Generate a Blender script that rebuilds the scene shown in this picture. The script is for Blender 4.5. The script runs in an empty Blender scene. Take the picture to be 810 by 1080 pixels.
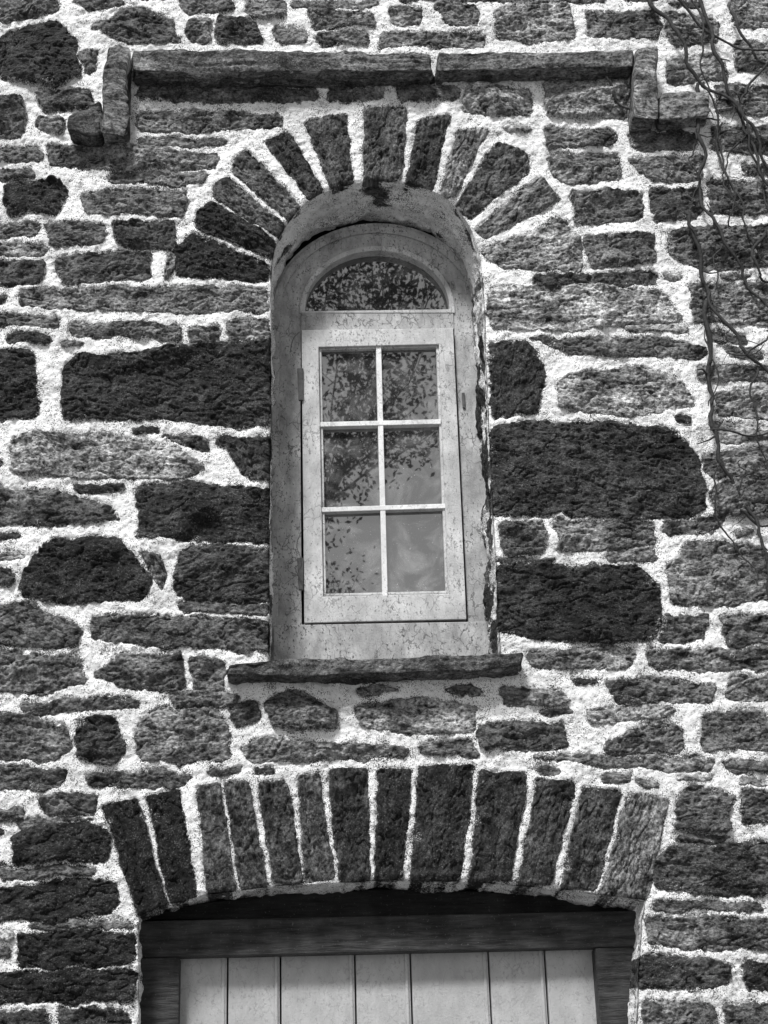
import bpy, math, random
import numpy as np
from mathutils import Vector, Matrix
random.seed(7); rng=np.random.RandomState(11)
scene=bpy.context.scene
# ------------------------------------------------------------------ camera
FPX=1720.0; TH=math.radians(21.6); PS=math.radians(4.0); RL=math.radians(1.75)
C=Vector((-0.30,-4.30,1.60))
F=Vector((math.sin(PS)*math.cos(TH),math.cos(PS)*math.cos(TH),math.sin(TH)))
R0=Vector((math.cos(PS),-math.sin(PS),0)); U0=R0.cross(F)
U=U0*math.cos(RL)+R0*math.sin(RL); R=R0*math.cos(RL)-U0*math.sin(RL)
cam=bpy.data.cameras.new("camera"); camo=bpy.data.objects.new("camera",cam)
scene.collection.objects.link(camo)
M=Matrix(((R.x,U.x,-F.x),(R.y,U.y,-F.y),(R.z,U.z,-F.z))).to_4x4(); M.translation=C
camo.matrix_world=M
cam.sensor_fit='VERTICAL'; cam.sensor_height=36; cam.lens=36*FPX/1080; cam.clip_end=500; cam.clip_start=0.05
scene.camera=camo
scene.view_settings.view_transform='Standard'
try: scene.view_settings.look='None'
except: pass
scene.view_settings.exposure=0
def W(px,py,Y=0.0):
    d=F*FPX+R*(px-405)+U*(540-py); t=(Y-C.y)/d.y
    return C+d*t
def pts(a): return [(a[i],a[i+1]) for i in range(0,len(a),2)]
# ------------------------------------------------------------------ numpy noise
T=rng.rand(512,512)
def vn(x,y,s=0):
    x=x+s*17.31; y=y+s*9.77
    xi=np.floor(x).astype(np.int64); yi=np.floor(y).astype(np.int64)
    fx=x-xi; fy=y-yi; fx=fx*fx*(3-2*fx); fy=fy*fy*(3-2*fy)
    a=T[xi%512,yi%512]; b=T[(xi+1)%512,yi%512]; c=T[xi%512,(yi+1)%512]; d=T[(xi+1)%512,(yi+1)%512]
    return (a*(1-fx)+b*fx)*(1-fy)+(c*(1-fx)+d*fx)*fy-0.5
def fbm(x,y,s=0,o=4,g=0.5):
    r=0;a=1
    for k in range(o):
        r=r+a*vn(x,y,s+k*3.7); x,y=(x*1.62+y*1.21),(y*1.62-x*1.21); a*=g
    return r
def sdist(X,Z,poly):
    P=np.array(poly); Q=np.roll(P,-1,axis=0)
    best=np.full(X.shape,1e9); ins=np.zeros(X.shape,bool)
    for (ax,az),(bx,bz) in zip(P,Q):
        dx=bx-ax; dz=bz-az; L=dx*dx+dz*dz+1e-12
        t=np.clip(((X-ax)*dx+(Z-az)*dz)/L,0,1)
        best=np.minimum(best,(X-ax-t*dx)**2+(Z-az-t*dz)**2)
        if abs(dz)>1e-12:
            c=((az>Z)!=(bz>Z))&(X<(bx-ax)*(Z-az)/dz+ax); ins^=c
    d=np.sqrt(best); return np.where(ins,d,-d)
def cut(p,r=3.):
    q=[]; n=len(p)
    for i in range(n):
        a=Vector(p[i-1]); b=Vector(p[i]); c=Vector(p[(i+1)%n])
        l1=(a-b).length; l2=(c-b).length
        k1=min(r,l1*.3)/max(l1,1e-6); k2=min(r,l2*.3)/max(l2,1e-6)
        q.append(tuple(b.lerp(a,k1))); q.append(tuple(b.lerp(c,k2)))
    return q
# ------------------------------------------------------------------ stones (tone, outline)
S=[
(.12,[0,38,35,25,62,22,80,45,84,80,60,92,20,88,0,82]),(.3,[0,0,60,0,62,12,30,18,0,25]),(.35,[75,0,130,0,128,6,90,12]),
(.25,[108,34,125,12,150,8,180,22,190,44,150,47,128,45]),(.3,[190,0,245,0,247,12,195,15]),(.4,[262,0,302,0,300,18,264,18]),
(.35,[325,12,392,11,398,28,330,30]),(.3,[228,22,268,20,277,46,230,46]),(.4,[196,24,222,22,222,44,200,44]),(.35,[288,28,322,27,325,44,290,45]),
(.35,[334,35,388,34,388,47,336,47]),(.4,[308,0,400,0,400,6,308,7]),(.4,[410,8,445,8,442,27,415,27]),(.4,[458,5,505,8,506,28,470,28]),
(.35,[400,35,508,36,510,50,402,50]),(.6,[520,14,545,2,600,4,606,40,560,47,525,44]),(.35,[616,12,690,12,700,28,690,42,618,38]),
(.4,[700,12,755,18,758,44,708,48]),(.5,[765,0,810,0,830,30,775,30]),(.3,[420,-10,640,-10,636,2,425,2]),
(.3,[-30,103,22,105,28,122,24,143,-30,146]),(.25,[38,95,98,96,100,116,72,118,45,119]),(.4,[38,125,66,127,64,142,42,140]),
(.35,[48,152,110,156,165,158,232,165,230,178,100,181,52,172]),(.4,[-20,155,40,155,46,168,-20,172]),(.12,[4,194,14,190,60,190,72,204,60,226,10,225]),
(.4,[112,183,218,183,215,195,115,193]),(.3,[85,202,140,200,196,200,194,230,150,228,90,224]),(.25,[48,236,110,235,112,256,52,261]),
(.2,[118,236,184,235,183,262,125,261]),(.4,[-20,234,42,235,40,249,-20,250]),(.25,[-20,275,48,275,44,298,-20,301]),
(.25,[57,284,66,268,160,265,159,294,70,300]),(.4,[-20,255,50,260,48,270,-20,268]),(.45,[20,306,150,302,282,305,283,328,150,328,20,324]),
(.3,[-20,333,62,335,60,346,-20,344]),(.35,[72,340,188,342,190,358,130,356,76,352]),(.3,[198,345,232,345,233,362,202,363]),(.45,[240,338,284,334,285,360,243,360]),
(.10,[-40,372,35,370,40,408,38,442,-40,446]),(.11,[68,386,84,376,120,374,180,366,286,360,286,447,240,451,200,443,66,443]),
(.3,[145,90,240,92,335,94,335,106,240,109,145,106]),(.3,[346,94,402,92,404,107,346,109]),(.3,[418,88,482,90,484,107,420,107]),(.5,[490,94,560,96,563,122,530,125,490,118]),
(.45,[574,86,662,84,662,126,576,126]),(.3,[145,117,230,118,295,122,300,134,200,141,146,137]),(.35,[146,146,238,148,238,155,148,155]),
(.07,[181,262,203,244,286,281,283,298,189,293]),(.07,[204,225,222,212,292,253,288,276,207,243]),(.22,[224,196,240,186,303,240,296,253,225,212]),
(.28,[246,166,262,157,319,218,306,236,244,184]),(.15,[278,150,305,137,343,203,326,215]),(.22,[320,128,366,119,374,197,348,203]),
(.22,[384,115,430,112,424,192,382,197]),(.17,[439,127,476,121,457,203,427,199]),(.45,[482,138,517,136,480,209,461,208]),
(.27,[523,148,557,162,559,182,496,232,478,219]),(.35,[568,185,593,212,512,253,500,241]),(.52,[597,228,613,260,614,287,530,283,508,264]),
(.35,[574,136,640,138,650,142,645,153,576,158]),(.4,[578,164,650,162,653,190,600,195,582,180]),(.3,[600,204,676,203,677,232,612,237]),
(.35,[614,249,690,248,690,280,625,283]),(.22,[560,291,690,288,692,300,562,303]),(.3,[664,138,735,140,735,158,668,160]),
(.35,[660,168,742,165,738,190,690,192]),(.25,[683,200,740,198,737,232,690,236]),(.4,[706,60,760,58,767,84,702,88]),(.45,[775,45,840,45,840,80,778,74]),
(.4,[752,90,840,92,840,126,756,120]),(.35,[748,134,840,136,840,166,752,160]),(.3,[746,190,840,195,840,225,748,228]),(.3,[704,246,770,242,840,240,840,280,742,286,706,272]),
(.7,[514,306,560,302,640,302,700,310,720,338,600,350,518,345]),(.4,[726,300,840,300,840,345,732,340]),(.35,[558,357,690,358,748,367,742,379,600,374]),
(.13,[514,360,560,362,576,392,568,434,518,440]),(.74,[588,404,620,392,670,388,722,402,730,430,660,441,590,430]),(.5,[738,386,840,385,840,404,738,400]),
(.4,[752,414,800,410,840,412,840,440,756,438]),(.15,[519,449,560,444,600,446,660,447,706,454,722,466,739,486,745,538,722,547,660,549,600,543,519,542]),
(.35,[740,482,780,470,840,475,840,498,750,506]),(.3,[746,516,790,504,840,500,840,545,756,546]),(.45,[750,445,840,448,840,462,755,465]),
(.35,[526,552,574,549,572,582,530,588]),(.45,[584,550,690,552,692,576,590,580]),(.4,[702,549,766,545,750,562,702,563]),
(.10,[523,598,560,592,600,597,640,594,678,598,694,620,697,655,686,676,640,681,600,675,560,673,524,662]),(.38,[704,600,725,572,760,570,802,578,830,590,830,630,770,640,708,636]),
(.35,[700,650,748,648,742,676,694,676]),(.3,[760,652,840,648,840,676,768,682]),(.35,[684,687,760,684,840,686,840,706,690,706]),
(.55,[556,687,640,682,674,690,662,706,560,703]),(.45,[528,724,590,727,600,740,530,746]),(.4,[634,720,690,714,756,725,745,740,650,740]),
(.4,[768,715,840,712,840,739,768,738]),(.25,[505,768,540,762,592,763,600,790,510,791]),(.65,[614,750,680,742,715,748,700,757,620,762]),
(.35,[636,784,680,764,716,763,722,780,716,793,640,794]),(.3,[740,753,800,750,840,775,830,790,742,791]),
(.5,[9,466,40,455,100,458,180,470,215,492,200,505,60,504,13,497]),(.35,[170,458,215,460,224,474,205,474]),(.12,[228,462,286,460,286,506,262,504]),
(.3,[-40,510,50,518,118,534,126,549,60,554,-40,554]),(.12,[146,514,200,509,286,515,286,571,200,571,146,566]),
(.07,[22,612,40,580,60,568,126,566,158,612,154,632,80,637,25,630]),(.4,[146,580,168,583,178,606,172,626,160,612]),
(.19,[190,582,230,573,285,580,284,634,200,634,184,624]),(.25,[96,652,170,649,286,656,284,687,180,682,100,674]),
(.3,[-40,640,30,635,56,648,86,662,86,680,40,684,-40,676]),(.35,[-40,714,0,703,40,690,85,692,90,716,45,733,-40,724]),(.3,[98,712,128,690,194,690,194,727,130,727]),
(.35,[203,694,235,695,234,727,204,727]),(.35,[-40,686,24,687,20,699,-40,702]),(.35,[20,742,80,738,140,735,145,744,60,752,25,752]),
(.18,[80,772,86,757,120,757,132,792,124,804,80,803]),(.48,[142,775,160,748,222,747,244,776,240,798,185,804,147,800]),
(.42,[-40,760,30,752,70,768,74,792,60,801,-40,801]),(.4,[178,727,226,730,250,734,248,744,182,744]),(.2,[240,746,270,740,273,762,245,766]),
(.4,[279,742,305,730,330,736,352,748,354,768,285,769]),(.52,[374,742,440,737,502,746,502,771,440,776,376,766]),
(.35,[257,786,275,778,355,785,432,789,430,798,262,804]),(.35,[440,786,500,780,502,797,445,797]),
(.3,[-40,810,30,808,74,814,62,832,-40,830]),(.3,[90,815,165,812,202,815,185,829,95,829]),(.07,[12,880,30,872,95,868,115,878,115,906,40,910,14,908]),
(.4,[-40,852,30,852,24,864,-40,864]),(.3,[40,838,104,841,100,858,50,860]),(.09,[-40,940,30,933,85,926,118,930,128,950,122,964,60,971,-40,972]),
(.07,[22,986,70,982,142,985,139,1018,60,1021,22,1021]),(.07,[-40,1031,80,1023,141,1025,139,1055,60,1059,-40,1056]),(.15,[64,1063,137,1066,137,1110,64,1110]),(.2,[-40,1066,52,1068,52,1110,-40,1110]),
(.03,[106,850,146,840,178,957,147,968]),(.07,[153,838,190,829,210,947,178,957]),(.27,[206,829,232,822,251,941,218,949]),(.24,[235,824,263,822,285,937,253,940]),
(.19,[271,824,303,822,321,932,288,937]),(.26,[312,816,337,814,354,929,321,932]),(.15,[344,812,388,808,392,930,357,932]),(.07,[397,810,435,811,426,930,394,932]),
(.12,[440,808,501,805,487,932,433,932]),(.12,[504,812,558,815,537,932,494,934]),(.18,[564,820,609,824,582,935,544,937]),(.18,[613,828,657,833,630,940,589,940]),(.36,[661,835,708,841,684,950,631,945]),
(.3,[714,842,730,826,770,836,768,876,714,876]),(.22,[780,836,850,830,850,866,786,868]),(.22,[688,914,702,895,740,890,800,888,850,895,850,945,760,945,690,936]),
(.3,[680,966,760,968,850,970,850,1002,685,998]),(.2,[672,1011,740,1008,772,1018,768,1040,675,1043]),(.25,[784,1014,850,1014,850,1046,788,1046]),
(.3,[678,1056,752,1058,745,1110,680,1110]),(.3,[762,1058,850,1060,850,1110,765,1110]),(.4,[560,799,680,797,755,801,748,812,640,808]),
(.35,[112,20,124,26,108,32,96,30]),(.3,[84,56,104,54,104,72,92,78]),(.35,[0,180,34,178,40,186,0,188]),(.4,[196,268,178,264,172,290,176,298]),
(.45,[660,345,720,342,724,350,664,352]),(.4,[640,580,690,580,692,592,642,590]),(.4,[180,362,260,360,190,364,184,366]),(.3,[186,634,284,638,284,648,190,644]),
(.3,[716,880,770,880,768,886,716,888]),(.3,[20,862,100,864,60,868,22,872]),(.3,[0,915,100,914,96,922,0,926]),(.35,[30,974,140,972,138,978,34,980]),
(.35,[688,950,800,952,806,960,690,960]),(.3,[520,590,590,588,580,592,524,594]),
]
stones=[(t,cut(pts(a))) for t,a in S]
winhole=pts([284,704,284,600,285,500,286,400,285,290,290,262,305,232,330,208,365,195,400,191,440,196,470,208,492,232,505,262,509,300,513,400,518,520,524,620,527,704])
doorhole=pts([146,1260,146,1100,146,966,215,944,290,935,400,929,500,931,590,938,680,950,676,970,670,1100,664,1260])
moulds=[pts([60,105,140,105,140,150,60,150]),pts([100,44,142,44,142,148,100,148]),pts([138,48,670,52,670,84,138,86]),pts([660,45,702,45,702,132,660,132]),pts([660,96,752,96,752,134,660,134]),pts([232,686,556,682,556,712,232,722])]
st=3; gx=np.arange(-210,1030,st); gy=np.arange(-160,1260,st)
GX,GY=np.meshgrid(gx,gy)
D=np.full(GX.shape,1e9)
def addD(poly):
    P=np.array(poly); m=60
    i0=max(0,int((P[:,0].min()-m-gx[0])/st)); i1=min(len(gx),int((P[:,0].max()+m-gx[0])/st)+1)
    j0=max(0,int((P[:,1].min()-m-gy[0])/st)); j1=min(len(gy),int((P[:,1].max()+m-gy[0])/st)+1)
    if i1<=i0 or j1<=j0: return
    sl=(slice(j0,j1),slice(i0,i1)); D[sl]=np.minimum(D[sl],-sdist(GX[sl],GY[sl],poly))
for t,p in stones: addD(p[::2])
for p in [winhole,doorhole]+moulds: addD(p)
def fill(w0,w1,h0,h1,n,gap):
    c=0
    for _ in range(n):
        w=random.uniform(w0,w1); h=random.uniform(h0,h1)
        cx=random.uniform(-200,1020); cy=random.uniform(-150,1250)
        i0=int((cx-w/2-gx[0])/st);i1=int((cx+w/2-gx[0])/st)+1;j0=int((cy-h/2-gy[0])/st);j1=int((cy+h/2-gy[0])/st)+1
        if i0<0 or j0<0 or i1>=len(gx) or j1>=len(gy): continue
        if D[j0:j1+1,i0:i1+1].min()<gap: continue
        a=w/2;b=h/2; k=random.uniform(-.12,.12)
        q=[(-a,-b*random.uniform(.1,.9)),(-a*random.uniform(.7,.95),-b),(a*random.uniform(.5,.95),-b*random.uniform(.7,1)),(a,-b*random.uniform(-.3,.5)),(a*random.uniform(.75,1),b*random.uniform(.5,1)),(-a*random.uniform(.6,1),b*random.uniform(.6,1))]
        q=[(cx+x,cy+y+k*x*.4) for x,y in q]
        stones.append((random.choice([.15,.22,.3,.38,.48,.58]),cut(q,2.))); addD(q); c+=1
    return c
nf=[fill(110,170,35,55,500,6),fill(70,120,24,36,1500,5.),fill(50,90,12,22,5000,4.),fill(34,60,7,14,12000,3.5),fill(20,40,5,9,14000,3.5)]
# ------------------------------------------------------------------ height field
cell=0.0025
X0,X1,Z0,Z1=-1.62,1.72,1.72,5.35
xs=np.arange(X0,X1,cell); zs=np.arange(Z0,Z1,cell); nx,nz=len(xs),len(zs)
X,Z=np.meshgrid(xs,zs)
WX=X+0.015*fbm(X*19,Z*19,1,4,.55)+0.006*fbm(X*95,Z*95,5,2)
WZ=Z+0.013*fbm(X*19,Z*19,2,4,.55)+0.006*fbm(X*95,Z*95,6,2)
SD=np.full(X.shape,-0.05); TONE=np.full(X.shape,.3); HS=np.zeros(X.shape)
SU=X.copy(); SV=Z.copy(); SW=np.zeros(X.shape)
for k,(tone,p) in enumerate(stones):
    wp=np.array([(v.x,v.z) for v in (W(a,b) for a,b in p)])
    m=.03
    i0=max(0,int((wp[:,0].min()-m-X0)/cell)); i1=min(nx,int((wp[:,0].max()+m-X0)/cell)+1)
    j0=max(0,int((wp[:,1].min()-m-Z0)/cell)); j1=min(nz,int((wp[:,1].max()+m-Z0)/cell)+1)
    if i1<=i0+1 or j1<=j0+1: continue
    sl=(slice(j0,j1),slice(i0,i1))
    c=wp.mean(axis=0); q=wp-c; ev,evec=np.linalg.eigh(q.T@q)
    ax=evec[:,1]
    vous=abs(ax[1])>.35 and ev[1]>ev[0]*2.5
    x=WX[sl]; z=WZ[sl]
    if vous: x=X[sl]+(x-X[sl])*.5; z=Z[sl]+(z-Z[sl])*.5
    sd=sdist(x,z,wp)+(-.0018 if vous else .0028)
    if ev[1]<ev[0]*1.8: ax=np.array([1.,.05])
    if ax[0]<0: ax=-ax
    ext=math.sqrt(ev[0]/len(wp))*2
    u=(X[sl]-c[0])*ax[0]+(Z[sl]-c[1])*ax[1]; v=-(X[sl]-c[0])*ax[1]+(Z[sl]-c[1])*ax[0]
    r=np.random.RandomState(k*7+3)
    H=min(.032,.009+ext*.20)*r.uniform(.7,1.25)
    Lu=math.sqrt(ev[1]/len(wp))
    f=np.full(x.shape,1e9)
    wob=.02*fbm(u*12,v*12,k+3,2)
    for kk in range(8):
        an=r.uniform(0,6.283); sl_=r.uniform(.05,.5); gu,gv=math.cos(an)*sl_,math.sin(an)*sl_*1.3
        f=np.minimum(f,H+gu*(u+wob-r.uniform(-.9,.9)*Lu)+gv*(v+wob-r.uniform(-.6,.6)*ext)+.006)
    f=np.maximum(f,H*.2+.002)
    e=min(.0055,.3*ext+.002)
    t=np.clip((sd+.0015)/e,0,1); prof=np.sqrt(1-(1-t)**2)
    pit=fbm(u*60,v*75,k+20,3,.65); cr=np.abs(fbm(u*10,v*26,k+40,3)); cr2=np.abs(fbm(u*26+v*14,v*40,k+60,2))
    sw_=r.uniform(0,1)**2
    det=.015*fbm(u*13,v*19,k,4,.55)+.0065*pit-.009*np.clip(1-cr/.05,0,1)-.004*np.clip(1-cr2/.06,0,1)+.007*sw_*fbm(u*16,v*95,k+9,2,.6)
    h=prof*(f*.85+det*min(1,ext/.03))
    mk=sd>SD[sl]
    for A,B in ((SD,sd),(HS,h),(SU,u),(SV,v)):
        A[sl]=np.where(mk,B,A[sl])
    TONE[sl]=np.where(mk,np.clip(tone*r.uniform(.85,1.2),0,1),TONE[sl]); SW[sl]=np.where(mk,r.uniform(0,50),SW[sl])
MH=.012*fbm(X*14,Z*14,31,4,.6)+.0035*fbm(X*80,Z*80,33,3,.7)+.003
MH-=.005*np.exp(-(SD/.003)**2)
Y=-(MH*np.where(SD>0,.5,1)+np.where(SD>-.0015,HS,0))
Y+= -.012*fbm(X*2.2,Z*2.2,50,2)
def wpoly(p): return [(v.x,v.z) for v in (W(a,b) for a,b in p)]
wh=wpoly(winhole); dh=wpoly(doorhole)
Wn=.006*fbm(X*26,Z*26,70,3)
s1=sdist(X,Z,wh)+Wn; s2=sdist(X,Z,dh)+Wn
hole=np.maximum(s1,s2)
roll=np.clip(1+hole/.014,0,1)
Y+=roll**2*.010
gz,gxx=np.gradient(hole,cell); gl=np.hypot(gz,gxx)+1e-6
inside=(hole>0)
near=inside&(hole<cell*2.2)
Xf=np.where(near,X-hole*gxx/gl,X); Zf=np.where(near,Z-hole*gz/gl,Z)
Y=np.where(near,np.maximum(Y,0)+.02,Y)
keepv=~(inside&~near)
idx=np.arange(nx*nz).reshape(nz,nx)
fk=keepv[:-1,:-1]&keepv[1:,:-1]&keepv[:-1,1:]&keepv[1:,1:]
quads=np.stack([idx[:-1,:-1],idx[:-1,1:],idx[1:,1:],idx[1:,:-1]],-1)[fk]
def npmesh(name,co,quads,attrs,smooth=True):
    used=np.zeros(len(co),bool); used[quads.ravel()]=True
    remap=np.cumsum(used)-1; co=co[used]; quads=remap[quads]
    me=bpy.data.meshes.new(name)
    me.vertices.add(len(co)); me.vertices.foreach_set('co',co.astype(np.float32).ravel())
    me.loops.add(quads.size); me.loops.foreach_set('vertex_index',quads.astype(np.int32).ravel())
    me.polygons.add(len(quads)); me.polygons.foreach_set('loop_start',(np.arange(len(quads))*4).astype(np.int32))
    me.polygons.foreach_set('use_smooth',np.full(len(quads),smooth))
    me.update(calc_edges=True)
    for n,a in attrs.items():
        a=a[used]
        if a.ndim==2:
            at=me.attributes.new(n,'FLOAT_VECTOR','POINT'); at.data.foreach_set('vector',a.astype(np.float32).ravel())
        else:
            at=me.attributes.new(n,'FLOAT','POINT'); at.data.foreach_set('value',a.astype(np.float32))
    ob=bpy.data.objects.new(name,me); scene.collection.objects.link(ob); return ob
# ------------------------------------------------------------------ materials
class N:
    def __init__(s,name):
        s.m=bpy.data.materials.new(name); s.m.use_nodes=True; s.t=s.m.node_tree; s.t.nodes.clear()
        s.out=s.t.nodes.new('ShaderNodeOutputMaterial')
    def n(s,ty,**k):
        a=s.t.nodes.new(ty)
        for q,v in k.items(): setattr(a,q,v)
        return a
    def put(s,sock,v):
        if isinstance(v,bpy.types.NodeSocket): s.t.links.new(v,sock)
        elif v is not None: sock.default_value=v
    def math(s,op,a,b=None,c=None,clamp=False):
        m=s.n('ShaderNodeMath',operation=op); m.use_clamp=clamp
        s.put(m.inputs[0],a); s.put(m.inputs[1],b)
        if c is not None: s.put(m.inputs[2],c)
        return m.outputs[0]
    def noise(s,vec,scale,detail=3,rough=.55,dist=0):
        m=s.n('ShaderNodeTexNoise'); s.put(m.inputs['Vector'],vec); m.inputs['Scale'].default_value=scale
        m.inputs['Detail'].default_value=detail; m.inputs['Roughness'].default_value=rough; m.inputs['Distortion'].default_value=dist
        return m.outputs['Fac']
    def mr(s,v,a,b,c=0.,d=1.,smooth=False):
        m=s.n('ShaderNodeMapRange'); m.clamp=True
        if smooth: m.interpolation_type='SMOOTHSTEP'
        s.put(m.inputs[0],v)
        for i,q in enumerate((a,b,c,d)): s.put(m.inputs[i+1],q)
        return m.outputs[0]
    def mix(s,f,a,b):
        m=s.n('ShaderNodeMix',data_type='FLOAT'); s.put(m.inputs[0],f); s.put(m.inputs[2],a); s.put(m.inputs[3],b); return m.outputs[0]
    def scalev(s,v,sc):
        m=s.n('ShaderNodeVectorMath',operation='MULTIPLY'); s.put(m.inputs[0],v); m.inputs[1].default_value=sc; return m.outputs[0]
    def obj(s): return s.n('ShaderNodeTexCoord').outputs['Object']
    def attr(s,n,o='Fac'):
        a=s.n('ShaderNodeAttribute',attribute_name=n); return a.outputs[o]
    def bump(s,h,strength,dist,normal=None):
        b=s.n('ShaderNodeBump'); b.inputs['Strength'].default_value=strength; b.inputs['Distance'].default_value=dist
        s.put(b.inputs['Height'],h)
        if normal is not None: s.put(b.inputs['Normal'],normal)
        return b.outputs[0]
    def bsdf(s,col,rough=.9,normal=None,spec=.3,metal=0):
        b=s.n('ShaderNodeBsdfPrincipled')
        if isinstance(col,bpy.types.NodeSocket):
            cc=s.n('ShaderNodeCombineColor')
            for i in range(3): s.t.links.new(col,cc.inputs[i])
            s.t.links.new(cc.outputs[0],b.inputs['Base Color'])
        else: b.inputs['Base Color'].default_value=(col,col,col,1)
        s.put(b.inputs['Roughness'],rough); b.inputs['Specular IOR Level'].default_value=spec; b.inputs['Metallic'].default_value=metal
        if normal is not None: s.put(b.inputs['Normal'],normal)
        return b
    def done(s,b):
        s.t.links.new(b.outputs[0] if hasattr(b,'outputs') else b,s.out.inputs[0]); return s.m
def stone_shader(g,sd,tone,suv):
    o=g.obj()
    e1=g.noise(o,130,3,.7)
    s=g.math('ADD',sd,g.math('MULTIPLY_ADD',e1,.016,-.008))
    mask=g.mr(s,-.0008,.0010)
    smn=g.noise(o,14,6,.75)
    ox=g.n('ShaderNodeSeparateXYZ'); g.put(ox.inputs[0],o)
    side=g.mr(ox.outputs[0],.25,.9,0.,.03)
    sm=g.mr(g.math('ADD',g.math('SUBTRACT',smn,g.math('MULTIPLY',sd,3.0)),side),.575,.62,0.,.9)
    mask=g.math('MULTIPLY',mask,g.math('SUBTRACT',1.,sm))
    # stone colour
    base=g.math('MULTIPLY_ADD',g.math('POWER',tone,1.65),.46,.003)
    sv=g.scalev(suv,(1.,1.5,1.))
    n0=g.noise(suv,7,2,.5)
    n1=g.noise(sv,19,6,.78,.2); n2=g.noise(sv,95,4,.75)
    col=g.math('MULTIPLY',base,g.mr(n1,.36,.66,.08,2.7)); col=g.math('MULTIPLY',col,g.mr(n2,.36,.66,.14,2.2))
    col=g.math('MULTIPLY',col,g.mr(n0,.3,.7,.4,1.9))
    sp=g.mr(g.math('ADD',g.noise(suv,260,2,.6),g.math('MULTIPLY_ADD',n1,.45,-.225)),.605,.665,0.,.8)
    lich=g.mr(g.noise(suv,30,6,.8),.605,.665,0.,.6)
    col=g.mix(g.math('MAXIMUM',sp,lich),col,g.math('MULTIPLY_ADD',tone,.45,.11))
    # mortar colour
    grain=g.noise(o,300,2,.7)
    gd=g.math('ADD',smn,g.mr(sd,-.010,-.001,0.,.12))
    grit=g.mr(g.math('ADD',grain,g.math('MULTIPLY_ADD',gd,.66,-.36)),.550,.60)
    mb=g.mr(g.noise(o,6,4,.65),.3,.7,.70,1.0)
    mb=g.math('MULTIPLY',mb,.93)
    mc=g.mix(grit,mb,.035)
    spots=g.mr(g.noise(o,95,3,.7),.63,.67,0.,.85); mc=g.mix(spots,mc,.04)
    c=g.mix(mask,mc,col)
    hb=g.math('ADD',g.math('MULTIPLY',n2,1.5),g.math('MULTIPLY',n1,1.8))
    hm=g.math('MULTIPLY',grain,.45)
    h=g.mix(g.mr(sd,-.001,.001),hm,hb)
    return g.bsdf(c,.8,g.bump(h,1.,.008),.35)
def mk_wall():
    g=N("rubble_stone_and_mortar"); return g.done(stone_shader(g,g.attr('sd'),g.attr('tone'),g.attr('suv','Vector')))
def mk_rubble():
    g=N("rubble_stone_outer"); o=g.obj(); sc=g.scalev(o,(5.,5.,12.))
    nz_=g.n('ShaderNodeTexNoise'); g.put(nz_.inputs['Vector'],o); nz_.inputs['Scale'].default_value=6
    ad=g.n('ShaderNodeVectorMath',operation='MULTIPLY_ADD'); g.put(ad.inputs[0],nz_.outputs['Color']); ad.inputs[1].default_value=(.5,.5,.5); g.put(ad.inputs[2],sc)
    v=g.n('ShaderNodeTexVoronoi',feature='DISTANCE_TO_EDGE'); g.put(v.inputs['Vector'],ad.outputs[0]); v.inputs['Scale'].default_value=1; v.inputs['Randomness'].default_value=.85
    v2=g.n('ShaderNodeTexVoronoi'); g.put(v2.inputs['Vector'],ad.outputs[0]); v2.inputs['Scale'].default_value=1; v2.inputs['Randomness'].default_value=.85
    sd=g.math('MULTIPLY_ADD',v.outputs['Distance'],.09,-.006)
    sx=g.n('ShaderNodeSeparateXYZ'); g.put(sx.inputs[0],v2.outputs['Color'])
    tone=g.mr(sx.outputs[0],0.,1.,.1,.5)
    return g.done(stone_shader(g,sd,tone,o))
def mk_paint(name,base,dirt=.5):
    g=N(name); o=g.obj()
    a=g.noise(g.scalev(o,(1,1,.45)),26,6,.75); b=g.noise(o,9,4)
    col=g.math('MULTIPLY',base,g.mr(a,.3,.7,1-.5*dirt,1.12)); col=g.math('MULTIPLY',col,g.mr(b,.3,.7,1-.4*dirt,1.1))
    fl=g.mr(g.math('ADD',g.noise(g.scalev(o,(1.,1.,.7)),130,4,.75),g.math('MULTIPLY_ADD',b,.3,-.15)),.585,.63,0.,.9*dirt)
    col=g.mix(fl,col,.05)
    v=g.n('ShaderNodeTexVoronoi',feature='DISTANCE_TO_EDGE')
    wv=g.n('ShaderNodeTexNoise'); g.put(wv.inputs['Vector'],o); wv.inputs['Scale'].default_value=30
    ad=g.n('ShaderNodeVectorMath',operation='MULTIPLY_ADD'); g.put(ad.inputs[0],wv.outputs['Color']); ad.inputs[1].default_value=(.04,.04,.04); g.put(ad.inputs[2],g.scalev(o,(1.,1.,.5)))
    g.put(v.inputs['Vector'],ad.outputs[0]); v.inputs['Scale'].default_value=38
    cr=g.mr(g.math('SUBTRACT',v.outputs['Distance'],g.mr(g.noise(o,14,2),.45,.7,0.,.05)),-.01,.010,.6*dirt,0.)
    col=g.mix(cr,col,.04)
    h=g.math('ADD',g.noise(o,160,4,.6),a)
    return g.done(g.bsdf(col,.7,g.bump(h,.6,.0025),.2))
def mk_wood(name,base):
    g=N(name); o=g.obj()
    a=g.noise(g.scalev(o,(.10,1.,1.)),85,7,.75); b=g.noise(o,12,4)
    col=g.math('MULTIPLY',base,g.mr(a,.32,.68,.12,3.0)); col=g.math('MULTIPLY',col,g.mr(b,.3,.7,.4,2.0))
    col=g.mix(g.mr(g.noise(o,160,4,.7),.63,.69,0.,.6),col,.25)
    return g.done(g.bsdf(col,.6,g.bump(a,1.,.020),.45))
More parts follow.
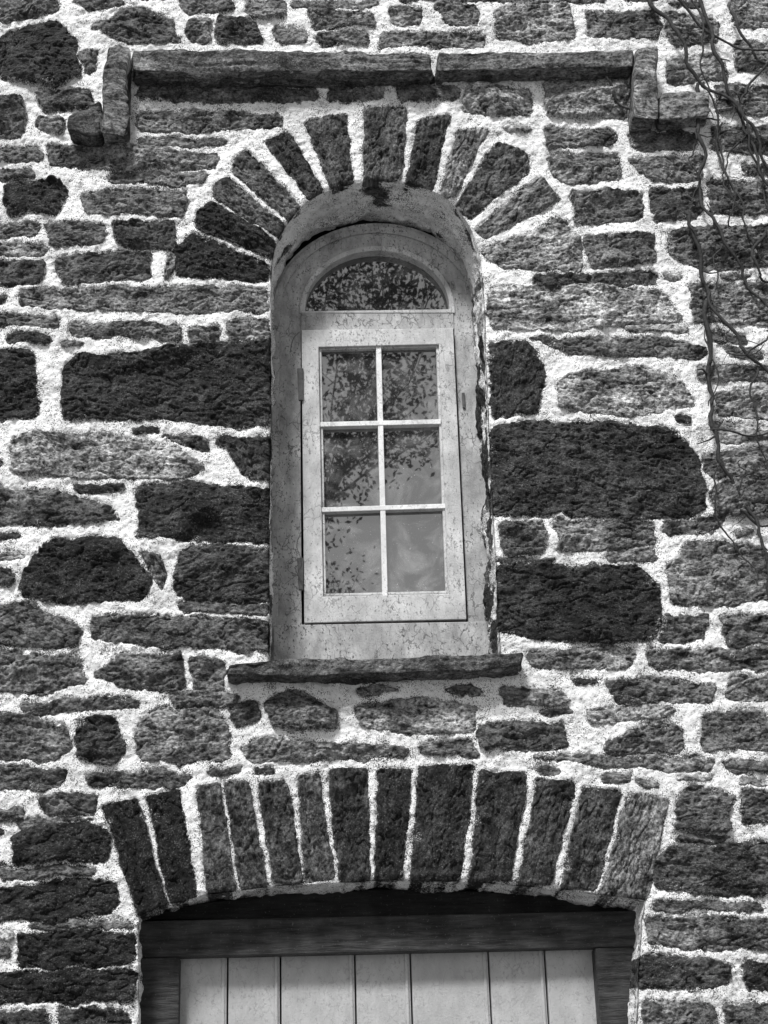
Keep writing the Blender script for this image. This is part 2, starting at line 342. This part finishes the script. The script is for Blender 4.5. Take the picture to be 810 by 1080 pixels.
def mk_plain(name,base,scale=20,amp=.4,rough=.8,bd=.004):
    g=N(name); o=g.obj(); a=g.noise(o,scale,6,.7)
    return g.done(g.bsdf(g.math('MULTIPLY',base,g.mr(a,.3,.7,1-amp,1+amp)),rough,g.bump(a,.8,bd),.3))
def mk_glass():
    g=N("old_dusty_glass_painted_haze"); o=g.obj()
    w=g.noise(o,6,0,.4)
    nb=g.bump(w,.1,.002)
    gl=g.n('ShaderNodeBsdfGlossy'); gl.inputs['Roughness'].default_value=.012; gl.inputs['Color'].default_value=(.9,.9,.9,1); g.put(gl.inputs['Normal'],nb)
    dust_haze=g.mr(g.noise(o,11,5,.7,.6),.46,.74,.012,.20)  # dust smudges that also paint pale reflection haze into the diffuse colour
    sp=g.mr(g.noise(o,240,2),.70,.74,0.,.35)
    d=g.bsdf(g.math('ADD',dust_haze,sp),.8,None,.2)
    mx=g.n('ShaderNodeMixShader'); mx.inputs[0].default_value=.30  # mirror share raised above real glass to brighten the panes
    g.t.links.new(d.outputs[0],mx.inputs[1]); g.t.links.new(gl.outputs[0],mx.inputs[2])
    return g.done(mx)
mw=mk_wall(); mr_=mk_rubble()
mframe=mk_paint("weathered_frame_paint",.52,1.0); mcase=mk_paint("casement_paint",.57,.7); mmunt=mk_paint("glazing_bar_paint",.72,.4)
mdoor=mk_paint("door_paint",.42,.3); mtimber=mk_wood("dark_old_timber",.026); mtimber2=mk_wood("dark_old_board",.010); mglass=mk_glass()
mmetal=mk_plain("rusted_iron",.08,60); mvine=mk_plain("bare_vine_bark",.03,90,.7); mbark=mk_plain("tree_bark",.05); mleaf=mk_plain("leaf",.05,3,.4,.6,0.0)
mground=mk_plain("gravel_ground",.22,6,.4); mslate=mk_plain("roof_slate",.12,8); mdark=mk_plain("dark_interior",.01)
# ------------------------------------------------------------------ building
bld=bpy.data.objects.new("stone_building",None); scene.collection.objects.link(bld)
def child(ob,par,mat=None):
    ob.parent=par
    if mat is not None: ob.data.materials.append(mat)
    return ob
co=np.stack([Xf,Y,Zf],-1).reshape(-1,3)
suv=np.stack([SU+SW,SV,SW],-1).reshape(-1,3)
wall=npmesh("rubble_wall",co,quads,{'sd':SD.ravel(),'tone':TONE.ravel(),'suv':suv})
child(wall,bld,mw)
def resample(p,step,closed=False):
    p=np.array(p); 
    if closed: p=np.vstack([p,p[:1]])
    d=np.hypot(*np.diff(p,axis=0).T); L=np.concatenate([[0],np.cumsum(d)]); n=max(2,int(L[-1]/step)+1)
    s=np.linspace(0,L[-1],n); return np.stack([np.interp(s,L,p[:,0]),np.interp(s,L,p[:,1])],-1),s
def reveal(name,poly,depth,keep,plaster,spring=99,bias=-.006):
    q,s=resample(keep,.004)
    tg=np.gradient(q,axis=0); tg/=np.linalg.norm(tg,axis=1)[:,None]+1e-9
    nr=np.stack([-tg[:,1],tg[:,0]],-1)
    dd=np.arange(-.004,depth,.004); SS,DD=np.meshgrid(s,dd)
    off=.018*fbm(SS*12,DD*14,81,4,.6)+.006*fbm(SS*80,DD*80,82,2)
    off*=np.clip((DD+.004)/.03,0.15,1)
    PX=q[None,:,0]+nr[None,:,0]*off; PZ=q[None,:,1]+nr[None,:,1]*off
    ii=np.clip(((q[:,0]-X0)/cell).astype(int),0,nx-1); jj=np.clip(((q[:,1]-Z0)/cell).astype(int),0,nz-1)
    sdb=SD[jj,ii][None,:]+0*DD; tb=TONE[jj,ii][None,:]+0*DD
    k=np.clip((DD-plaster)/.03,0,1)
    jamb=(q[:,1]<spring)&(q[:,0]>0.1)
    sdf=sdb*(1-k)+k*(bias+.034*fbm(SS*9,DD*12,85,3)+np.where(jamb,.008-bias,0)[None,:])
    co=np.stack([PX,DD,PZ],-1).reshape(-1,3); n1,n2=SS.shape
    id_=np.arange(n1*n2).reshape(n1,n2); qd=np.stack([id_[:-1,:-1],id_[:-1,1:],id_[1:,1:],id_[1:,:-1]],-1).reshape(-1,4)
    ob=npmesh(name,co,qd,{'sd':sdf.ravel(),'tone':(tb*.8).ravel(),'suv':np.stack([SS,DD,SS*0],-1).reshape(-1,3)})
    return child(ob,bld,mw)
def smooth_open(p,n=2):
    p=list(p)
    for _ in range(n):
        q=[p[0]]
        for i in range(len(p)-1):
            a,b=p[i],p[i+1]; q+= [(a[0]*.75+b[0]*.25,a[1]*.75+b[1]*.25),(a[0]*.25+b[0]*.75,a[1]*.25+b[1]*.75)]
        p=q+[p[-1]]
    return p
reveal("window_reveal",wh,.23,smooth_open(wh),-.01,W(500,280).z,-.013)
reveal("door_reveal",dh,.19,dh,.19)
def slab(name,top,bot,yf,yb,tone,parent,mat,amp=.004):
    T1=np.array([W(a,b,yf)[:] for a,b in top]); B1=np.array([W(a,b,yf)[:] for a,b in bot])
    tq,_=resample(T1[:,[0,2]],.004); n=max(len(tq),4)
    def rs(P,n):
        d=np.linalg.norm(np.diff(P,axis=0),axis=1); L=np.concatenate([[0],np.cumsum(d)]); s=np.linspace(0,L[-1],n)
        return np.stack([np.interp(s,L,P[:,i]) for i in range(3)],-1)
    T_=rs(T1,n); B_=rs(B1,n)
    hh=np.linalg.norm(T_-B_,axis=1).mean(); m1=max(3,int(hh/.004)); m2=max(3,int((yb-yf)/.004))
    sec=[]
    for i in range(m1): sec.append((i/m1,0))
    for i in range(m2): sec.append((1,i/m2))
    for i in range(m1): sec.append((1-i/m1,1))
    for i in range(m2): sec.append((0,1-i/m2))
    sec=np.array(sec); m=len(sec)
    ft=sec[:,0][None,:,None]; co=B_[:,None,:]*(1-ft)+T_[:,None,:]*ft
    co[:,:,1]=yf+sec[:,1][None,:]*(yb-yf)
    s=np.linspace(0,1,n)*np.linalg.norm(T_[0]-T_[-1]); a_=np.cumsum(np.ones(m))*.004
    SS=np.repeat(s[:,None],m,1); AA=np.repeat(a_[None,:],n,0)
    cen=co.mean(axis=1,keepdims=True)
    cr=np.minimum(np.abs(sec[:,0]-.5),.5)*2; cd=np.abs(sec[:,1]-.5)*2; corner=(cr**6)*(cd**6)
    nrm=np.stack([np.zeros(m),(sec[:,1]-.5)*2*(cd>.98),(sec[:,0]-.5)*2*(cr>.98)],-1); nrm/=np.linalg.norm(nrm,axis=1)[:,None]+1e-9
    sd_=sum(ord(ch) for ch in name)%17+tone*31
    strat=fbm(SS*7,AA*100,sd_,3,.6)
    big=fbm(SS*9,AA*5,sd_+7,3,.6)
    off=amp*2.2*fbm(SS*22,AA*22,sd_+2,4,.6)+amp*1.5*strat+amp*2.4*big
    off=off-corner[None,:]*.004
    co=co+nrm[None]*off[:,:,None]
    endt=np.minimum(np.arange(n),np.arange(n)[::-1])*.004; es=np.clip(endt/.008,0,1); es=np.sqrt(1-(1-es)**2)*.25+.75
    co=cen+(co-cen)*es[:,None,None]
    co[:,:,0]+= .012*fbm(AA*25,AA*9,sd_+4,2)
    V=co.reshape(-1,3); id_=np.arange(n*m).reshape(n,m)
    qd=np.stack([id_[:-1,:],id_[1:,:],np.roll(id_,-1,1)[1:,:],np.roll(id_,-1,1)[:-1,:]],-1).reshape(-1,4)
    caps=[]
    for e in (0,n-1):
        L=id_[e]
        for i in range(m//2-1):
            caps.append([L[i],L[i+1],L[m-2-i],L[m-1-i]])
    qd=np.vstack([qd,np.array(caps)])
    suv=np.stack([SS+tone*9,AA,SS*0+sd_],-1).reshape(-1,3)
    ob=npmesh(name,V,qd,{'sd':np.full(len(V),.04),'tone':np.full(len(V),tone),'suv':suv})
    return child(ob,parent,mat)
mould=bpy.data.objects.new("hood_mould",None); scene.collection.objects.link(mould); mould.parent=bld
slab("mould_slab_1",pts([140,52,180,50,220,53,330,53,400,56,456,56]),pts([140,74,220,77,330,75,456,75]),-.075,.03,.33,mould,mw,.0045)
slab("mould_slab_2",pts([461,57,520,54,600,55,668,51]),pts([461,75,560,72,668,70]),-.07,.03,.36,mould,mw,.0045)
slab("mould_thin_layer",pts([141,76,260,79,458,76]),pts([141,83,260,84,458,81]),-.045,.03,.22,mould,mw,.003)
slab("mould_drop_left",pts([112,50,124,46,137,50]),pts([106,140,134,144]),-.085,.03,.36,mould,mw,.0045)
slab("mould_foot_left",pts([70,122,88,115,107,115]),pts([72,136,90,142,107,142]),-.07,.03,.18,mould,mw,.004)
slab("mould_foot_left_b",pts([97,110,107,104]),pts([88,117,107,117]),-.05,.03,.3,mould,mw,.003)
slab("mould_drop_right",pts([670,50,682,48,694,50]),pts([668,124,694,126]),-.08,.03,.36,mould,mw,.0045)
slab("mould_foot_right",pts([696,98,720,96,749,98]),pts([696,126,720,126,748,121]),-.065,.03,.46,mould,mw,.004)
slab("window_sill",pts([238,701,270,696,300,694,400,693,500,691,528,688,552,686]),pts([240,711,300,714,400,710,500,708,528,706,551,702]),-.075,.24,.28,bld,mw,.004)
# ------------------------------------------------------------------ joinery helpers
def fin(name,v,f,mat,parent,bev):
    import bmesh
    me=bpy.data.meshes.new(name); me.from_pydata([tuple(a) for a in v],[],f)
    bm=bmesh.new(); bm.from_mesh(me); bmesh.ops.recalc_face_normals(bm,faces=bm.faces); bm.to_mesh(me); bm.free()
    ob=bpy.data.objects.new(name,me); scene.collection.objects.link(ob)
    if bev:
        b=ob.modifiers.new("bevel",'BEVEL'); b.width=bev; b.segments=2; b.limit_method='ANGLE'; b.angle_limit=math.radians(35)
    return child(ob,parent,mat)
def ring(name,outer,inner,yf,yb,mat,parent,closed=True,bev=.0025):
    n=len(outer); v=[];f=[]
    of=[W(a,b,yf) for a,b in outer]; inn=[W(a,b,yf) for a,b in inner]
    for P,y in ((of,yf),(inn,yf),(of,yb),(inn,yb)):
        for p in P: v.append((p.x,y,p.z))
    rg=range(n) if closed else range(n-1)
    for i in rg:
        j=(i+1)%n
        f+=[(i,j,n+j,n+i),(2*n+j,2*n+i,3*n+i,3*n+j),(i,2*n+i,2*n+j,j),(n+i,n+j,3*n+j,3*n+i)]
    if not closed:
        f+=[(0,n,3*n,2*n),(n-1,3*n-1,4*n-1,2*n-1)]
    return fin(name,v,f,mat,parent,bev)
def prism(name,poly,yf,yb,mat,parent,bev=.002):
    p=[W(a,b,yf) for a,b in poly]; n=len(p)
    v=[(q.x,yf,q.z) for q in p]+[(q.x,yb,q.z) for q in p]
    f=[tuple(range(n)),tuple(range(2*n-1,n-1,-1))]+[(i,n+i,n+(i+1)%n,(i+1)%n) for i in range(n)]
    return fin(name,v,f,mat,parent,bev)
win=bpy.data.objects.new("arched_window",None); scene.collection.objects.link(win); win.parent=bld
def arch(cx,cy,rx,ry,n=28,a0=180,a1=0):
    return [(cx+rx*math.cos(math.radians(a0+(a1-a0)*i/n)),cy-ry*math.sin(math.radians(a0+(a1-a0)*i/n))) for i in range(n+1)]
FY=.20
outer=[(284,730),(284,600),(284,450)]+arch(398,330,113,95)+[(519,450),(526,600),(534,730)]
inner=[(319,730),(318,600),(317,450)]+arch(398,327,80,66)+[(484,450),(491,600),(497,730)]
ring("window_frame",outer,inner,FY,FY+.07,mframe,win,closed=False,bev=.002)
ob1=arch(398,331,111,93); ib1=arch(398,331,103,86)
ring("frame_bead",[(286,720),(286,500)]+ob1+[(518,500),(529,720)],[(293,720),(294,500)]+ib1+[(509,500),(519,720)],FY-.008,FY-.0005,mframe,win,closed=False,bev=.003)
prism("transom",pts([318,328,478,326,479,347,317,349]),FY-.004,FY+.06,mframe,win)
prism("window_bottom_rail",pts([288,659,524,655,529,735,288,735]),FY-.014,FY+.06,mframe,win,.003)
ring("fanlight_bead",arch(398,327,82,68)+[(480,330),(316,330)],arch(398,325,76,61)+[(474,326),(322,328)],FY-.006,FY+.05,mcase,win)
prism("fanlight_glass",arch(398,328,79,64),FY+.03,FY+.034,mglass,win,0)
ring("casement_frame",pts([318,348,478,346,492,653,321,657]),pts([336,366,463,363,473,626,341,629]),FY-.018,FY+.03,mcase,win,bev=.002)
ring("casement_inner_lip",pts([336,366,463,363,473,626,341,629]),pts([339,369,460,366,470,623,344,626]),FY-.008,FY+.03,mcase,win,bev=.002)
prism("muntin_vertical",pts([396.5,363,402,363,409,628,403.5,628]),FY-.012,FY+.02,mmunt,win,.0015)
prism("muntin_upper",pts([337,445,465,442,465,447,337,450]),FY-.0135,FY+.02,mmunt,win,.0015)
prism("muntin_lower",pts([339,535,470,531,470,536,339,540]),FY-.0135,FY+.02,mmunt,win,.0015)
k=0
for r0,r1 in ((362,448),(447,538),(537,630)):
    for cc in ((334,400),(401,475)):
        k+=1
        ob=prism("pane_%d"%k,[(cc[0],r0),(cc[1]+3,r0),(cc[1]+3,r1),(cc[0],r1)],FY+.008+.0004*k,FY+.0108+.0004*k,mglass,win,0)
        cx=sum((v.co for v in ob.data.vertices),Vector())/8
        rot=Matrix.Rotation(math.radians(random.uniform(-.35,.35)),3,'X')@Matrix.Rotation(math.radians(random.uniform(-.5,.5)),3,'Z')
        for v in ob.data.vertices: v.co=cx+rot@(v.co-cx)
prism("dark_room",pts([295,240,500,240,530,725,290,725]),FY+.11,FY+.4,mdark,win,0)
for yy in (405,605):
    prism("hinge_%d"%yy,pts([313.5,yy-17,320,yy-17,320,yy+17,315,yy+17]),FY-.026,FY-.017,mmetal,win,.002)
prism("latch",pts([487,414,490,414,491,430,488,430]),FY-.006,FY-.002,mmetal,win,.001)
def curve(name,lines,mat,parent,bevel=.002):
    cu=bpy.data.curves.new(name,'CURVE'); cu.dimensions='3D'; cu.bevel_depth=bevel; cu.bevel_resolution=2; cu.resolution_u=3
    for L in lines:
        sp=cu.splines.new('POLY'); sp.points.add(len(L)-1)
        for q,(p,r) in zip(sp.points,L): q.co=(p[0],p[1],p[2],1); q.radius=r
    ob=bpy.data.objects.new(name,cu); scene.collection.objects.link(ob)
    if parent is not None: ob.parent=parent
    cu.materials.append(mat); return ob
def crv(a,Y,r=1.):
    P=pts(a); out=[]
    for i in range(len(P)-1):
        p0=P[max(0,i-1)];p1=P[i];p2=P[i+1];p3=P[min(len(P)-1,i+2)]
        for s in range(6):
            t=s/6
            q=[.5*(2*p1[k]+(p2[k]-p0[k])*t+(2*p0[k]-5*p1[k]+4*p2[k]-p3[k])*t*t+(3*p1[k]-p0[k]-3*p2[k]+p3[k])*t**3) for k in (0,1)]
            out.append((W(q[0],q[1],Y),r))
    out.append((W(P[-1][0],P[-1][1],Y),r)); return out
curve("wire",[crv([318,560,313,575,317,590,312,600,318,612,322,618],FY-.035),crv([316,350,309,358,306,372],FY-.03)],mmetal,win,.0011)
# ------------------------------------------------------------------ door
door=bpy.data.objects.new("plank_door",None); scene.collection.objects.link(door); door.parent=bld
def box(name,x0,x1,y0,y1,z0,z1,mat,parent,bev=.003):
    v=[(x,y,z) for x in (x0,x1) for y in (y0,y1) for z in (z0,z1)]
    f=[(0,1,3,2),(4,6,7,5),(0,4,5,1),(2,3,7,6),(0,2,6,4),(1,5,7,3)]
    return fin(name,v,f,mat,parent,bev)
xl=W(155,1040,.09).x; xl2=W(189,1040,.09).x; xr2=W(631,1040,.09).x; xr=W(672,1040,.09).x
zt=W(400,1004,.09).z; zb=W(400,966,.09).z
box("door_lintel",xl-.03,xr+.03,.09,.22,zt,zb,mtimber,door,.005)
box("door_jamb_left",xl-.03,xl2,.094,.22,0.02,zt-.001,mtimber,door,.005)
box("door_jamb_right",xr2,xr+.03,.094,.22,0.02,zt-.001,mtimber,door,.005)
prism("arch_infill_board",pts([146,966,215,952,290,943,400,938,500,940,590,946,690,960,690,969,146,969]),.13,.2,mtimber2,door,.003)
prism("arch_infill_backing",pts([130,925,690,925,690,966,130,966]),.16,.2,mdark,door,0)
edges=[186,240,296,375,434,517,577,640]
ex=[W(e,1045,.15).x for e in edges]
for i in range(7):
    box("board_%d"%(i+1),ex[i]+.002,ex[i+1]-.002,.150+.0015*(i%2),.175,.04,zt+.02,mdoor,door,.004)
    box("bead_%d"%(i+1),ex[i+1]-.016,ex[i+1]-.007,.1465,.150+.0015*(i%2)+.001,.04,zt+.02,mdoor,door,.003)
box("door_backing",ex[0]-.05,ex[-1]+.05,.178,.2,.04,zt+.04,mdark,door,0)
box("door_threshold",xl-.03,xr+.03,-.05,.2,0.0,.05,mr_,door,.006)
# ------------------------------------------------------------------ rest of the building
dxl=dh[1][0]; dxr=dh[-2][0]
def panel(name,x0,x1,z0,z1,y=.004): return box(name,x0,x1,y,.35,z0,z1,mr_,bld,0)
panel("wall_left",-5.5,X0+.004,0,7.2); panel("wall_right",X1-.006,5.5,0,7.2)
panel("wall_above",X0+.004,X1-.006,Z1-.006,7.2)
panel("wall_low_left",X0+.004,dxl,0,Z0+.004); panel("wall_low_right",dxr,X1-.006,0,Z0+.004)
box("wall_side_left",-5.5,-5.1,.35,6,0,7.2,mr_,bld,0); box("wall_side_right",5.1,5.5,.35,6,0,7.2,mr_,bld,0); box("wall_rear",-5.1,5.1,5.6,6,0,7.2,mr_,bld,0)
v=[(-5.8,-.35,7.1),(5.8,-.35,7.1),(5.8,3.1,9.8),(-5.8,3.1,9.8),(5.8,6.5,7.1),(-5.8,6.5,7.1)]
fin("roof",v,[(0,1,2,3),(3,2,4,5),(1,4,2),(0,3,5)],mslate,bld,0)
# ------------------------------------------------------------------ vine
def vl(a,r,Y=-.035,seed=0):
    L=crv(a,Y); n=len(L); out=[]
    for i,(p,_) in enumerate(L):
        q=Vector(p); w=.006
        q.x+=w*math.sin(i*.9+seed*2.1)+random.uniform(-.003,.003); q.z+=w*math.cos(i*.7+seed)*.8; q.y+=.012*math.sin(i*.33+seed)+random.uniform(-.002,.002)
        out.append((q,r*(1.05-.45*i/n)*random.uniform(.85,1.2)))
    return out
VL=[([682,-30,690,5,712,30,724,62,742,88,772,108,795,140,812,176,840,200],1.1),([735,-30,748,30,756,62,772,100,790,142,800,180,815,210],1.0),
([738,85,736,130,742,170,738,200,750,232,772,268,792,300,815,330],1.0),([722,222,730,245,742,290,750,318,778,362,800,384,830,400],1.0),
([742,318,748,360,750,410,752,450,760,485,780,520,800,556,808,600,815,640],1.1),([640,84,650,102,676,120,716,128,742,122,760,126],.6),
([815,60,790,90,782,110,790,150,806,190,812,230],.7),([752,232,760,260,752,280,760,310],.5),([815,235,795,262,800,290,815,300],.8),
([770,10,782,40,800,60,820,75],.9),([700,-20,722,10,760,40,790,52,830,60],.8),([750,455,790,458,830,452],.5),([780,540,806,552,830,548],.6),
([760,130,758,165,772,200,770,240],.6),([735,150,728,168,735,190],.45),([812,350,790,375,770,372],.5),([778,520,786,500,780,485],.4),
([742,88,758,130,762,168,780,214,790,250,812,280],.55),([790,142,770,160,764,190,776,222],.5),([750,318,744,350,756,392,748,430],.45),([720,-20,742,24,738,60,748,96],.6),
([800,384,792,420,800,462,812,500],.5),([760,485,752,520,764,560,790,590,800,620],.45)]
lines=[]
for i,(a,r) in enumerate(VL):
    L=vl(a,r*1.0,seed=i); lines.append(L)
    for _ in range(int(len(L)/9)):
        p,rr=random.choice(L); d=Vector((random.uniform(-1,1),random.uniform(-.3,.1),random.uniform(-1,.6))).normalized(); tw=[]
        q=Vector(p); 
        for j in range(6):
            tw.append((q.copy(),rr*.5*(1-j/8))); d=(d+Vector((random.uniform(-.5,.5),0,random.uniform(-.5,.5)))).normalized(); q+=d*random.uniform(.008,.018); q.y=min(q.y,-.03)
        lines.append(tw)
curve("climbing_vine",lines,mvine,None,.0062)
# ------------------------------------------------------------------ ground and tree behind the viewer
def plane(name,s,z,mat):
    me=bpy.data.meshes.new(name); me.from_pydata([(-s,-s,z),(s,-s,z),(s,s,z),(-s,s,z)],[],[(0,1,2,3)])
    ob=bpy.data.objects.new(name,me); scene.collection.objects.link(ob); me.materials.append(mat)
plane("ground",200,0,mground)
def tree(xedge,y,h,ztop,seed,rad=.22,lf=11,ls=.042,sg=.17):
    rr=random.Random(seed); par=bpy.data.objects.new("tree",None); scene.collection.objects.link(par)
    L=[]; tips=[]
    def grow(p,d,ln,r,lv):
        seg=[]; n=6
        for i in range(n+1):
            seg.append((p.copy(),r*(1-.55*i/n)))
            if i<n:
                d=(d+Vector((rr.uniform(-.16,.16),rr.uniform(-.16,.16),rr.uniform(-.05,.12)))).normalized(); p=p+d*ln/n
                if lv>=2: tips.append(p.copy())
                if lv<4 and i>=2 and rr.random()<.8:
                    nd=(d+Vector((rr.uniform(-1,1),rr.uniform(-1,1),rr.uniform(-.35,.6)))).normalized(); grow(p,nd,ln*rr.uniform(.5,.72),r*(1-.55*i/n)*.55,lv+1)
        L.append(seg)
        if lv<4: 
            for _ in range(2): grow(p,(d+Vector((rr.uniform(-.7,.7),rr.uniform(-.7,.7),.2))).normalized(),ln*.62,r*.42,lv+1)
    grow(Vector((0,0,0)),Vector((0,0,1)),h*.4,rad,0)
    P=np.array([t[:] for t in tips]); dx=xedge-np.percentile(P[:,0],95); sz=ztop/np.percentile(P[:,2],96)
    def tf(p): return Vector((p.x+dx,p.y+y,p.z*sz))
    curve("trunk_and_limbs",[[(tf(p),r) for p,r in s] for s in L],mbark,par,1.0)
    A=np.array([tf(t)[:] for t in tips]); r_=np.random.RandomState(seed)
    A=np.repeat(A,lf,axis=0); n=len(A); A=A+r_.normal(0,sg,(n,3))
    a=r_.normal(size=(n,3)); a/=np.linalg.norm(a,axis=1)[:,None]; b=np.cross(a,r_.normal(size=(n,3))); b/=np.linalg.norm(b,axis=1)[:,None]
    s=(r_.uniform(.6,1.2,n)*ls)[:,None]
    V=np.stack([A-a*s,A+b*s*.5,A+a*s,A-b*s*.5],1).reshape(-1,3)
    ob=npmesh("foliage",V,np.arange(n*4).reshape(n,4),{},False); child(ob,par,mleaf)
tree(.85,-14,15,15.,5)
# ------------------------------------------------------------------ light
w=bpy.data.worlds.new("World"); scene.world=w; w.use_nodes=True; nt=w.node_tree
bg=nt.nodes['Background']; sky=nt.nodes.new('ShaderNodeTexSky'); sky.sky_type='NISHITA'; sky.sun_disc=False
EL=52; AZ=204
sky.sun_elevation=math.radians(EL); sky.sun_rotation=math.radians(AZ)
bw=nt.nodes.new('ShaderNodeRGBToBW'); nt.links.new(sky.outputs[0],bw.inputs[0]); nt.links.new(bw.outputs[0],bg.inputs[0]); bg.inputs[1].default_value=.14
sun=bpy.data.lights.new("sun",'SUN'); sun.energy=5.0; sun.angle=math.radians(12)
so=bpy.data.objects.new("sun",sun); scene.collection.objects.link(so)
el=math.radians(EL); az=math.radians(AZ); sdv=Vector((math.sin(az)*math.cos(el),math.cos(az)*math.cos(el),math.sin(el)))
so.rotation_euler=sdv.to_track_quat('Z','Y').to_euler()
